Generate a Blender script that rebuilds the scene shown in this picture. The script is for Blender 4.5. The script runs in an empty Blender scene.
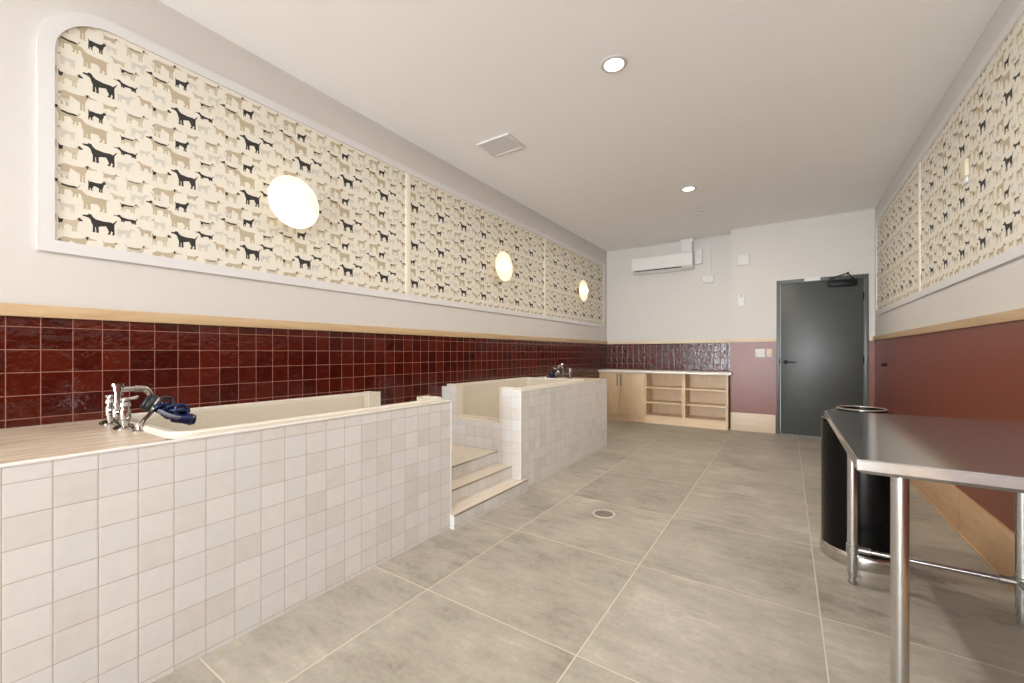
import bpy, bmesh, math, random
from mathutils import Vector, Matrix
random.seed(7)
SC = bpy.context.scene
COL = SC.collection
PI = math.pi

# ------------------------------------------------------------------ room dimensions (metres)
L, R = -2.908, 0.995            # left / right wall
T = -1.954                      # front plane of both tubs
B1, B2, CX = 7.678, 7.393, -0.745   # recess wall, door wall, edge between them
CEIL = 3.177
REAR = -8.0
RZ0, RZ1 = 1.385, 1.442         # chair rail
EYE = 1.22

# ------------------------------------------------------------------ materials
def lin(c):
    c /= 255.0
    return c / 12.92 if c <= 0.04045 else ((c + 0.055) / 1.055) ** 2.4
def rgb(r, g, b): return (lin(r), lin(g), lin(b), 1.0)

def new_mat(name):
    m = bpy.data.materials.new(name); m.use_nodes = True
    nt = m.node_tree; nt.nodes.clear()
    out = nt.nodes.new('ShaderNodeOutputMaterial')
    bs = nt.nodes.new('ShaderNodeBsdfPrincipled')
    nt.links.new(bs.outputs[0], out.inputs[0])
    return m, nt, bs
class NB:
    def __init__(s, nt): s.nt = nt
    def n(s, t, **kw):
        o = s.nt.nodes.new(t)
        for k, v in kw.items(): setattr(o, k, v)
        return o
    def put(s, sock, v):
        if hasattr(v, 'is_linked') or isinstance(v, bpy.types.NodeSocket): s.nt.links.new(v, sock)
        else: sock.default_value = v
    def math(s, op, a, b=None, c=None, clamp=False):
        o = s.n('ShaderNodeMath', operation=op); o.use_clamp = clamp
        s.put(o.inputs[0], a)
        if b is not None: s.put(o.inputs[1], b)
        if c is not None: s.put(o.inputs[2], c)
        return o.outputs[0]
    def mixf(s, f, a, b):
        o = s.n('ShaderNodeMix', data_type='FLOAT'); s.put(o.inputs[0], f); s.put(o.inputs[2], a); s.put(o.inputs[3], b)
        return o.outputs[0]
    def mixc(s, f, a, b):
        o = s.n('ShaderNodeMix', data_type='RGBA'); s.put(o.inputs[0], f); s.put(o.inputs[6], a); s.put(o.inputs[7], b)
        return o.outputs[2]
    def xyz(s, v):
        o = s.n('ShaderNodeSeparateXYZ'); s.put(o.inputs[0], v); return o.outputs
    def comb(s, x, y, z=0.0):
        o = s.n('ShaderNodeCombineXYZ'); s.put(o.inputs[0], x); s.put(o.inputs[1], y); s.put(o.inputs[2], z); return o.outputs[0]
    def noise(s, vec, scale, detail=3.0, rough=0.5):
        o = s.n('ShaderNodeTexNoise'); s.put(o.inputs['Vector'], vec)
        o.inputs['Scale'].default_value = scale; o.inputs['Detail'].default_value = detail; o.inputs['Roughness'].default_value = rough
        return o.outputs[0]
    def ramp(s, f, stops):
        o = s.n('ShaderNodeValToRGB'); s.put(o.inputs[0], f)
        e = o.color_ramp.elements
        while len(e) < len(stops): e.new(0.5)
        for i, (p, c) in enumerate(stops): e[i].position = p; e[i].color = c
        return o.outputs[0]
    def white(s, vec):
        o = s.n('ShaderNodeTexWhiteNoise', noise_dimensions='3D'); s.put(o.inputs[0], vec); return o.outputs
    def bump(s, h, dist, strength=1.0, normal=None):
        o = s.n('ShaderNodeBump'); s.put(o.inputs['Height'], h); o.inputs['Distance'].default_value = dist; o.inputs['Strength'].default_value = strength
        if normal is not None: s.put(o.inputs['Normal'], normal)
        return o.outputs[0]
    def maprange(s, v, a, b, c, d):
        o = s.n('ShaderNodeMapRange'); s.put(o.inputs[0], v)
        for i, x in enumerate((a, b, c, d)): o.inputs[1 + i].default_value = x
        return o.outputs[0]
    def objco(s): return s.n('ShaderNodeTexCoord').outputs['Object']

def plain(name, col, rough=0.5, metal=0.0, var=0.0, scale=30.0, bump=0.0, bscale=200.0, spec=0.5, coat=0.0):
    m, nt, bs = new_mat(name); b = NB(nt); co = b.objco()
    nz = b.noise(co, scale, 3.0)
    if var > 0:
        lo = tuple(max(0, c * (1 - var)) for c in col[:3]) + (1,); hi = tuple(min(1, c * (1 + var)) for c in col[:3]) + (1,)
        b.put(bs.inputs['Base Color'], b.ramp(nz, [(0.3, lo), (0.7, hi)]))
    else: bs.inputs['Base Color'].default_value = col
    bs.inputs['Roughness'].default_value = rough; bs.inputs['Metallic'].default_value = metal
    bs.inputs['Specular IOR Level'].default_value = spec; bs.inputs['Coat Weight'].default_value = coat
    if bump > 0: b.put(bs.inputs['Normal'], b.bump(b.noise(co, bscale, 2.0), bump))
    return m

def planar_uv(b):
    """pick the two axes lying in the face, so a tile grid runs right on every side of a block"""
    co = b.xyz(b.objco())
    g = b.n('ShaderNodeNewGeometry'); nn = b.xyz(g.outputs['True Normal'])
    ax = b.math('GREATER_THAN', b.math('ABSOLUTE', nn[0]), 0.6)
    az = b.math('GREATER_THAN', b.math('ABSOLUTE', nn[2]), 0.6)
    return co, ax, az

def zellige(name, tints, grout, size, ph_x, ph_y, ph_z, size_z=None, rough=0.15, wave=0.0006, tilt=0.0012, gw=0.018, edge=0.0006, mottle=0.5, spec=0.5):
    size_z = size_z or size
    m, nt, bs = new_mat(name); b = NB(nt)
    co, ax, az = planar_uv(b)
    X = b.math('DIVIDE', b.math('SUBTRACT', co[0], ph_x), size)
    Y = b.math('DIVIDE', b.math('SUBTRACT', co[1], ph_y), size)
    Z = b.math('DIVIDE', b.math('SUBTRACT', co[2], ph_z), size_z)
    U = b.mixf(ax, X, Y)
    V = b.mixf(az, Z, Y)
    cu, cv = b.math('FLOOR', U), b.math('FLOOR', V)
    fu, fv = b.math('FRACT', U), b.math('FRACT', V)
    rnd = b.white(b.comb(b.math('ADD', cu, 0.37), b.math('ADD', cv, 0.61), b.math('ADD', b.math('MULTIPLY', ax, 5.0), b.math('MULTIPLY', az, 9.0))))
    rc = b.xyz(rnd[1])
    du = b.math('MINIMUM', fu, b.math('SUBTRACT', 1.0, fu)); dv = b.math('MINIMUM', fv, b.math('SUBTRACT', 1.0, fv))
    d = b.math('MINIMUM', du, dv)
    wob = b.math('MULTIPLY', b.math('SUBTRACT', b.noise(b.objco(), 60.0, 2.0), 0.5), gw * 0.7)
    d = b.math('ADD', d, wob)
    tile = b.maprange(d, gw * 0.75, gw * 1.25, 0.0, 1.0)
    n1 = b.noise(b.objco(), 22.0, 3.0)
    val = b.math('ADD', b.math('MULTIPLY', rnd[0], 1 - mottle), b.math('MULTIPLY', n1, mottle))
    base = b.ramp(val, [(0.08 + 0.84 * i / (len(tints) - 1), c) for i, c in enumerate(tints)])
    b.put(bs.inputs['Base Color'], b.mixc(tile, grout, base))
    b.put(bs.inputs['Roughness'], b.mixf(tile, 0.8, rough))
    bs.inputs['Specular IOR Level'].default_value = spec
    h = b.math('MULTIPLY', b.noise(b.objco(), 26.0, 2.0), wave)
    h = b.math('ADD', h, b.math('MULTIPLY', b.math('MULTIPLY', b.math('SUBTRACT', fu, 0.5), b.math('SUBTRACT', rc[0], 0.5)), tilt))
    h = b.math('ADD', h, b.math('MULTIPLY', b.math('MULTIPLY', b.math('SUBTRACT', fv, 0.5), b.math('SUBTRACT', rc[1], 0.5)), tilt))
    h = b.math('ADD', h, b.math('MULTIPLY', b.maprange(d, gw * 0.6, gw * 3.0, 0.0, 1.0), edge))
    b.put(bs.inputs['Normal'], b.bump(h, 1.0))
    return m

M = {}
M['white_paint'] = plain('white_wall_paint', rgb(216, 212, 207), 0.6, var=0.01, scale=3, bump=0.0002, bscale=260)
M['ceiling_paint'] = plain('white_ceiling_paint', rgb(250, 249, 248), 0.75, var=0.012, scale=2, bump=0.0002, bscale=200)
M['maroon_paint'] = plain('brown_red_wall_paint', rgb(126, 62, 44), 0.31, var=0.03, scale=2.0, bump=0.0003, bscale=220)
M['red_tile'] = zellige('oxblood_glazed_tile', [rgb(50, 12, 7), rgb(66, 17, 10), rgb(80, 24, 14), rgb(92, 31, 20)], rgb(164, 112, 94),
                        0.1045, L, 0.280, 1.024, size_z=0.105, rough=0.045, wave=0.0040, tilt=0.0026, gw=0.013, edge=0.0007, spec=0.46)
M['white_tile'] = zellige('white_glazed_tile', [rgb(219, 215, 209), rgb(227, 223, 218), rgb(234, 232, 229), rgb(227, 226, 226), rgb(235, 231, 226)], rgb(188, 177, 164),
                          0.1045, -1.956, 0.181, 0.019, size_z=0.1005, rough=0.2, wave=0.0007, tilt=0.0008, gw=0.012, edge=0.0006, mottle=0.35)

def wood_mat(name, stops, axis, rough=0.45, length=1.2, width=0.0, ph=0.0, stretch=14.0, seam=None):
    """wood grain running along axis; seam = plank joints every `length` metres"""
    m, nt, bs = new_mat(name); b = NB(nt); co = b.xyz(b.objco())
    o = [co[0], co[1], co[2]]
    s = [b.math('MULTIPLY', c, 1.0 if i == axis else stretch) for i, c in enumerate(o)]
    off = 0.0
    if seam is not None:
        k = b.math('DIVIDE', b.math('SUBTRACT', o[axis], ph), length)
        cell = b.math('FLOOR', k); fr = b.math('FRACT', k)
        off = b.math('MULTIPLY', b.white(b.comb(cell, 0.3, 0.7))[0], 7.0)
        s[axis] = b.math('ADD', s[axis], off)
    v = b.comb(s[0], s[1], s[2])
    g1 = b.noise(v, 3.2, 5.0, 0.6); g2 = b.noise(v, 11.0, 3.0, 0.5)
    val = b.math('ADD', b.math('MULTIPLY', g1, 0.7), b.math('MULTIPLY', g2, 0.3))
    col = b.ramp(val, stops)
    if seam is not None:
        e = b.math('MINIMUM', fr, b.math('SUBTRACT', 1.0, fr))
        col = b.mixc(b.maprange(e, 0.002, 0.004, 1.0, 0.0), col, seam)
    b.put(bs.inputs['Base Color'], col); bs.inputs['Roughness'].default_value = rough
    b.put(bs.inputs['Normal'], b.bump(val, 0.0004))
    return m
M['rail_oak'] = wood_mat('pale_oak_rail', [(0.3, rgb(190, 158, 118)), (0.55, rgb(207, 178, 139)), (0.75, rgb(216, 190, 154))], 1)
M['rail_oak_cross_lit'] = wood_mat('pale_oak_rail_cross_lit', [(0.3, rgb(218, 196, 168)), (0.55, rgb(230, 211, 186)), (0.75, rgb(236, 221, 199))], 0)  # same oak, cross grain; brighter light on the back wall painted in as paler tones
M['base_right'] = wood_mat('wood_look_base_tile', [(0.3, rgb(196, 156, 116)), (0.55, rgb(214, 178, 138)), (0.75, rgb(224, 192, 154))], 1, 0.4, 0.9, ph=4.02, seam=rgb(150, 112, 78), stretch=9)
M['base_back_lit'] = wood_mat('wood_look_base_tile_cross_lit', [(0.3, rgb(214, 192, 166)), (0.55, rgb(225, 206, 182)), (0.75, rgb(232, 216, 195))], 0, 0.4, 0.9, ph=-0.9, seam=rgb(160, 130, 100), stretch=9)  # same base tile as the right wall, paled in colour as if better lit
M['maple'] = wood_mat('maple_cabinet_wood', [(0.3, rgb(214, 184, 146)), (0.55, rgb(226, 198, 162)), (0.75, rgb(232, 207, 174))], 2, 0.4, stretch=10)
M['maple_flat'] = wood_mat('maple_shelf_wood', [(0.3, rgb(224, 196, 160)), (0.55, rgb(235, 210, 176)), (0.75, rgb(241, 219, 188))], 0, 0.4, stretch=10)
M['deck_tile'] = wood_mat('striated_deck_tile', [(0.36, rgb(142, 116, 94)), (0.44, rgb(178, 155, 133)), (0.52, rgb(198, 179, 159)), (0.62, rgb(212, 196, 178))], 1, 0.42, 0.6, ph=0.05, stretch=16, seam=rgb(176, 150, 128))

M['tread_tile'] = wood_mat('pale_striated_tread_tile', [(0.28, rgb(206, 190, 170)), (0.45, rgb(222, 208, 190)), (0.6, rgb(230, 218, 203)), (0.75, rgb(236, 226, 213))], 1, 0.36, 0.3, ph=0.05, stretch=12, seam=rgb(196, 180, 160))
def floor_mat():
    m, nt, bs = new_mat('concrete_look_floor_tile'); b = NB(nt); co = b.xyz(b.objco())
    SX, SY = 0.8355, 0.8485
    U = b.math('DIVIDE', b.math('ADD', co[0], 0.7065), SX); V = b.math('DIVIDE', b.math('SUBTRACT', co[1], 1.529), SY)
    cu, cv, fu, fv = b.math('FLOOR', U), b.math('FLOOR', V), b.math('FRACT', U), b.math('FRACT', V)
    rnd = b.white(b.comb(cu, cv, 0.5))
    off = b.math('MULTIPLY', rnd[0], 40.0)
    p = b.comb(b.math('ADD', co[0], off), b.math('ADD', co[1], off), off)
    ps = b.comb(b.math('MULTIPLY', b.math('ADD', co[0], off), 0.9), b.math('MULTIPLY', b.math('ADD', co[1], off), 3.0), off)
    n1 = b.noise(p, 2.6, 5.0, 0.62); n2 = b.noise(ps, 5.0, 6.0, 0.7); n3 = b.noise(p, 45.0, 3.0, 0.6)
    v = b.math('ADD', b.math('ADD', b.math('MULTIPLY', n1, 0.45), b.math('MULTIPLY', n2, 0.4)), b.math('MULTIPLY', n3, 0.15))
    v = b.math('ADD', v, b.math('MULTIPLY', b.math('SUBTRACT', rnd[0], 0.5), 0.06))
    col = b.ramp(v, [(0.33, rgb(130, 121, 108)), (0.46, rgb(163, 155, 141)), (0.56, rgb(177, 169, 155)), (0.67, rgb(198, 191, 178))])
    d = b.math('MINIMUM', b.math('MINIMUM', fu, b.math('SUBTRACT', 1.0, fu)), b.math('MINIMUM', fv, b.math('SUBTRACT', 1.0, fv)))
    t = b.maprange(d, 0.0026, 0.0042, 0.0, 1.0)
    b.put(bs.inputs['Base Color'], b.mixc(t, rgb(208, 200, 184), col))
    b.put(bs.inputs['Roughness'], b.maprange(v, 0.3, 0.7, 0.36, 0.5))
    b.put(bs.inputs['Normal'], b.bump(b.math('ADD', b.math('MULTIPLY', t, 0.6), b.math('MULTIPLY', n3, 0.25)), 0.0006))
    return m
M['floor'] = floor_mat()

def steel_mat(name, col, rough, brush_axis, amt=0.0004, stretch=60.0, blotch=0.0, metal=1.0):
    m, nt, bs = new_mat(name); b = NB(nt); co = b.xyz(b.objco())
    v = b.comb(*[b.math('MULTIPLY', co[i], 1.0 if i == brush_axis else stretch) for i in range(3)])
    nz = b.noise(v, 6.0, 3.0)
    b.put(bs.inputs['Base Color'], b.ramp(nz, [(0.3, tuple(c * 0.92 for c in col[:3]) + (1,)), (0.7, col)]))
    bl = b.noise(b.objco(), 3.0, 4.0, 0.6)
    b.put(bs.inputs['Roughness'], b.math('ADD', b.math('ADD', rough - 0.03, b.math('MULTIPLY', nz, 0.06)), b.math('MULTIPLY', bl, blotch)))
    bs.inputs['Metallic'].default_value = metal
    b.put(bs.inputs['Normal'], b.bump(nz, amt))
    return m
M['steel_top'] = steel_mat('brushed_steel_tabletop', rgb(190, 189, 188), 0.075, 0, 0.00004, 40, 0.07, 0.92)
M['steel_leg'] = steel_mat('brushed_steel_tube', rgb(206, 206, 206), 0.22, 2, 0.0001)
M['cast_metal'] = plain('cast_grey_metal', rgb(176, 174, 170), 0.38, 1.0, 0.05, 60)
M['chrome'] = plain('polished_chrome', rgb(196, 194, 190), 0.08, 1.0, 0.02, 40)
M['satin_chrome'] = plain('satin_chrome', rgb(206, 202, 196), 0.22, 1.0, 0.03, 60)
M['dark_bronze'] = plain('dark_bronze', rgb(84, 72, 62), 0.3, 0.9, 0.1, 60)
M['pale_nickel'] = plain('pale_nickel', rgb(216, 206, 190), 0.3, 0.4, 0.03, 60)
M['brass'] = plain('aged_brass', rgb(176, 140, 84), 0.3, 1.0, 0.05, 50)
M['black_gloss'] = plain('gloss_black_enamel', rgb(7, 7, 8), 0.22, 0.0, 0.1, 20, spec=0.22)
M['black_satin'] = plain('satin_black_metal', rgb(20, 20, 21), 0.42, 0.0, 0.1, 60, spec=0.2)
M['black_rubber'] = plain('black_rubber', rgb(26, 27, 31), 0.45, 0.0, 0.1, 80)
M['blue_hose'] = plain('navy_blue_hose', rgb(17, 28, 74), 0.22, 0.0, 0.25, 60)
M['hose_glint_grey'] = plain('painted_hose_glint', rgb(120, 124, 138), 0.25, 0.0, 0.1, 60)  # grey that paints the white glints on the navy hose
M['dark_hose'] = plain('dark_plum_hose', rgb(44, 34, 46), 0.25, 0.0, 0.15, 60)
M['red_dot'] = plain('red_enamel', rgb(120, 18, 16), 0.25)
M['white_gloss'] = plain('white_plastic', rgb(232, 230, 228), 0.35, var=0.01, scale=20)
M['white_trim'] = plain('white_trim_paint', rgb(224, 222, 222), 0.42, var=0.01, scale=10)
M['cream_trim'] = plain('cream_painted_strip', rgb(238, 230, 214), 0.45, var=0.01, scale=10)
M['ivory'] = plain('ivory_plastic', rgb(226, 214, 188), 0.35, var=0.01)
M['grey_slot'] = plain('dark_slot', rgb(40, 38, 38), 0.6)
M['vent_grey'] = plain('grey_grille_metal', rgb(196, 192, 188), 0.45, var=0.02)  # one even grey for vent back, light trim rings and sensor lens
M['vent_shadow'] = plain('grey_duct', rgb(120, 117, 114), 0.6)
M['white_counter'] = plain('white_quartz', rgb(247, 241, 231), 0.3, var=0.02, scale=90)
M['basin'] = plain('speckled_beige_solid_surface', rgb(214, 202, 184), 0.3, var=0.10, scale=170)
M['basin_rim'] = plain('cream_solid_surface', rgb(226, 217, 202), 0.3, var=0.04, scale=120)
M['edge_trim'] = plain('white_metal_edge', rgb(236, 233, 228), 0.3, var=0.01)
M['door_grey'] = plain('charcoal_door_paint', rgb(74, 76, 74), 0.36, var=0.05, scale=6, bump=0.0002, bscale=90)
M['frame_grey'] = plain('charcoal_frame_paint', rgb(92, 94, 92), 0.32, var=0.04, scale=8)
M['grout_dark'] = plain('dark_drain', rgb(96, 88, 74), 0.5)
M['paper'] = plain('cream_wallpaper', rgb(232, 226, 213), 0.75, var=0.02, scale=40, bump=0.0001, bscale=300)
M['ink_black'] = plain('charcoal_ink', rgb(48, 46, 42), 0.75, var=0.3, scale=160)
M['ink_tan'] = plain('tan_ink', rgb(192, 177, 150), 0.75, var=0.06, scale=200)
M['ink_beige'] = plain('beige_ink', rgb(203, 191, 168), 0.75, var=0.05, scale=200)
M['ink_pale'] = plain('pale_grey_ink', rgb(212, 206, 195), 0.75, var=0.05, scale=200)
M['ink_brown'] = plain('fawn_ink', rgb(196, 176, 152), 0.75, var=0.06, scale=200)
M['ink_grey'] = plain('mid_grey_ink', rgb(150, 140, 124), 0.75, var=0.1, scale=200)

def emit_mat(name, col, strength):
    m = bpy.data.materials.new(name); m.use_nodes = True; nt = m.node_tree; nt.nodes.clear()
    out = nt.nodes.new('ShaderNodeOutputMaterial'); e = nt.nodes.new('ShaderNodeEmission')
    e.inputs[0].default_value = col; e.inputs[1].default_value = strength
    nt.links.new(e.outputs[0], out.inputs[0]); return m
M['led'] = emit_mat('led_lens', rgb(255, 246, 232), 6.0)
M['globe'] = emit_mat('lit_opal_globe', rgb(255, 246, 226), 2.8)
def opal_mat():
    m, nt, bs = new_mat('lit_opal_glass_shade')
    bs.inputs['Base Color'].default_value = rgb(246, 238, 218); bs.inputs['Roughness'].default_value = 0.25
    bs.inputs['Emission Color'].default_value = rgb(255, 236, 200); bs.inputs['Emission Strength'].default_value = 0.36
    return m
M['opal'] = opal_mat()

# ------------------------------------------------------------------ mesh helpers (all geometry in world metres)
def link(o, parent=None):
    COL.objects.link(o)
    if parent is not None:
        o.parent = parent
        o.matrix_parent_inverse = parent_world(parent).inverted()
    return o
def parent_world(p):
    m = Matrix.Translation(p.location) @ p.rotation_euler.to_matrix().to_4x4()
    if p.parent is not None: m = parent_world(p.parent) @ p.matrix_parent_inverse @ m
    return m
def obj(name, bm, mats, parent=None, smooth=False, label=None):
    me = bpy.data.meshes.new(name)
    bmesh.ops.recalc_face_normals(bm, faces=bm.faces)
    bm.to_mesh(me); bm.free()
    if not isinstance(mats, (list, tuple)): mats = [mats]
    for k in mats: me.materials.append(M[k])
    if smooth:
        for p in me.polygons: p.use_smooth = True
        try: me.set_sharp_from_angle(angle=math.radians(38))
        except Exception: pass
    o = bpy.data.objects.new(name, me)
    if label: o['label'] = label
    return link(o, parent)
def root(name, loc, label, cat, group=None):
    o = bpy.data.objects.new(name, None); COL.objects.link(o); o.location = loc; o.empty_display_size = 0.1
    o['label'] = label; o['category'] = cat
    if group: o['group'] = group
    return o
def tag(o, label, cat, group=None):
    o['label'] = label; o['category'] = cat
    if group: o['group'] = group
    return o
def struct(o, label=None):
    o['kind'] = 'structure'
    if label: o['label'] = label
    return o
def NBM(): return bmesh.new()
def box(bm, x0, x1, y0, y1, z0, z1, bev=0.0, mi=0, seg=2):
    vs = [bm.verts.new(p) for p in ((x0,y0,z0),(x1,y0,z0),(x1,y1,z0),(x0,y1,z0),(x0,y0,z1),(x1,y0,z1),(x1,y1,z1),(x0,y1,z1))]
    fs = [bm.faces.new([vs[i] for i in f]) for f in ((0,3,2,1),(4,5,6,7),(0,1,5,4),(1,2,6,5),(2,3,7,6),(3,0,4,7))]
    for f in fs: f.material_index = mi
    if bev > 0:
        es = list({e for f in fs for e in f.edges})
        r = bmesh.ops.bevel(bm, geom=es, offset=bev, segments=seg, affect='EDGES', profile=0.5)
        for f in r['faces']: f.material_index = mi
    return bm
def frame_for(axis):
    a = Vector(axis).normalized()
    t = Vector((0, 0, 1)) if abs(a.z) < 0.9 else Vector((0, 1, 0))
    u = a.cross(t).normalized(); v = a.cross(u).normalized()
    return a, u, v
def lathe(bm, base, axis, prof, seg=24, mi=0):
    """prof: list of (distance along axis, radius)"""
    a, u, v = frame_for(axis); base = Vector(base); rings = []
    for (d, r) in prof:
        if r < 1e-6: rings.append([bm.verts.new(base + a * d)])
        else: rings.append([bm.verts.new(base + a * d + (u * math.cos(2*PI*i/seg) + v * math.sin(2*PI*i/seg)) * r) for i in range(seg)])
    for p, q in zip(rings, rings[1:]):
        for i in range(seg):
            j = (i + 1) % seg
            if len(p) == 1 and len(q) == 1: continue
            if len(p) == 1: f = bm.faces.new((p[0], q[j], q[i]))
            elif len(q) == 1: f = bm.faces.new((p[i], p[j], q[0]))
            else: f = bm.faces.new((p[i], p[j], q[j], q[i]))
            f.material_index = mi
    for rg in (rings[0], rings[-1]):
        if len(rg) > 2:
            f = bm.faces.new(rg); f.material_index = mi
    return bm
def cyl(bm, p0, p1, r, seg=20, mi=0, bev=0.0):
    p0, p1 = Vector(p0), Vector(p1); d = (p1 - p0).length
    prof = [(0, r), (d, r)] if bev <= 0 else [(0, r - bev), (bev, r), (d - bev, r), (d, r - bev)]
    return lathe(bm, p0, p1 - p0, prof, seg, mi)
def smooth_path(pts, n=6, closed=False):
    pts = [Vector(p) for p in pts]; out = []
    for i in range(len(pts) - 1):
        p0 = pts[max(i-1, 0)]; p1 = pts[i]; p2 = pts[i+1]; p3 = pts[min(i+2, len(pts)-1)]
        for k in range(n):
            t = k / n
            out.append(0.5 * ((2*p1) + (p2-p0)*t + (2*p0-5*p1+4*p2-p3)*t*t + (3*p1-p0-3*p2+p3)*t*t*t))
    out.append(pts[-1]); return out
def tube(bm, pts, r, seg=12, mi=0, caps=True):
    pts = [Vector(p) for p in pts]; rings = []; u = None
    for i, p in enumerate(pts):
        t = (pts[min(i+1, len(pts)-1)] - pts[max(i-1, 0)]).normalized()
        if u is None: _, u, _v = frame_for(t)
        u = (u - t * u.dot(t)).normalized(); v = t.cross(u)
        rr = r[i] if isinstance(r, (list, tuple)) else r
        rings.append([bm.verts.new(p + (u*math.cos(2*PI*k/seg) + v*math.sin(2*PI*k/seg))*rr) for k in range(seg)])
    for a, b in zip(rings, rings[1:]):
        for k in range(seg):
            j = (k+1) % seg
            f = bm.faces.new((a[k], a[j], b[j], b[k])); f.material_index = mi
    if caps:
        for rg in (rings[0], rings[-1]):
            f = bm.faces.new(rg); f.material_index = mi
    return bm
def torus(bm, c, axis, Rm, rm, seg=32, s2=10, mi=0):
    a, u, v = frame_for(axis); c = Vector(c); rings = []
    for i in range(seg):
        th = 2*PI*i/seg; d = u*math.cos(th) + v*math.sin(th)
        rings.append([bm.verts.new(c + d*(Rm + rm*math.cos(2*PI*k/s2)) + a*(rm*math.sin(2*PI*k/s2))) for k in range(s2)])
    for i in range(seg):
        p, q = rings[i], rings[(i+1) % seg]
        for k in range(s2):
            j = (k+1) % s2
            f = bm.faces.new((p[k], p[j], q[j], q[k])); f.material_index = mi
    return bm
def prism(bm, poly, y0, y1, plane='xz', mi=0):
    """extrude a 2-D polygon: plane xz -> along y, yz -> along x, xy -> along z"""
    def P(a, b, d): return {'xz': (a, d, b), 'yz': (d, a, b), 'xy': (a, b, d)}[plane]
    lo = [bm.verts.new(P(a, b, y0)) for a, b in poly]; hi = [bm.verts.new(P(a, b, y1)) for a, b in poly]
    fs = [bm.faces.new(lo), bm.faces.new(list(reversed(hi)))]
    n = len(poly)
    for i in range(n):
        j = (i+1) % n
        fs.append(bm.faces.new((lo[i], hi[i], hi[j], lo[j])))
    for f in fs: f.material_index = mi
    return bm
def sweep(bm, path, prof, mi=0, up=(0,0,1)):
    """sweep a (side, up) profile along a horizontal path with mitred turns; side is to the left of travel"""
    n = len(path); rings = []
    for i, p in enumerate(path):
        p = Vector(p)
        d0 = (p - Vector(path[i-1])).normalized() if i > 0 else None
        d1 = (Vector(path[i+1]) - p).normalized() if i < n-1 else None
        d0 = d0 or d1; d1 = d1 or d0
        s0 = Vector(up).cross(d0); s1 = Vector(up).cross(d1)
        s = (s0 + s1).normalized(); s = s / max(0.3, s.dot(s0))
        rings.append([bm.verts.new(p + s*a + Vector(up)*b) for a, b in prof])
    m = len(prof)
    for a, b in zip(rings, rings[1:]):
        for k in range(m):
            j = (k+1) % m
            f = bm.faces.new((a[k], a[j], b[j], b[k])); f.material_index = mi
    for rg in (rings[0], rings[-1]):
        f = bm.faces.new(rg); f.material_index = mi
    return bm
def arc(cx, cy, r, a0, a1, n=8):
    return [(cx + r*math.cos(math.radians(a0 + (a1-a0)*i/n)), cy + r*math.sin(math.radians(a0 + (a1-a0)*i/n))) for i in range(n+1)]
def rrect(x0, x1, y0, y1, rad, n=10):
    """corners: (x0,y0), (x1,y0), (x1,y1), (x0,y1) with own radii; always the same number of points"""
    a, b, c, d = rad
    return (arc(x0+a, y0+a, a, 180, 270, n) + arc(x1-b, y0+b, b, 270, 360, n) + arc(x1-c, y1-c, c, 0, 90, n) + arc(x0+d, y1-d, d, 90, 180, n))

def dup(r0, loc, label, group=None, rotz=0.0):
    r = r0.copy(); COL.objects.link(r); r.location = loc; r.rotation_euler = (0, 0, rotz); r['label'] = label
    if group: r['group'] = group
    for ch in list(r0.children):
        c = ch.copy(); COL.objects.link(c); c.parent = r; c.matrix_parent_inverse = ch.matrix_parent_inverse.copy()
        for g in list(ch.children):
            d = g.copy(); COL.objects.link(d); d.parent = c; d.matrix_parent_inverse = g.matrix_parent_inverse.copy()
    return r

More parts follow.
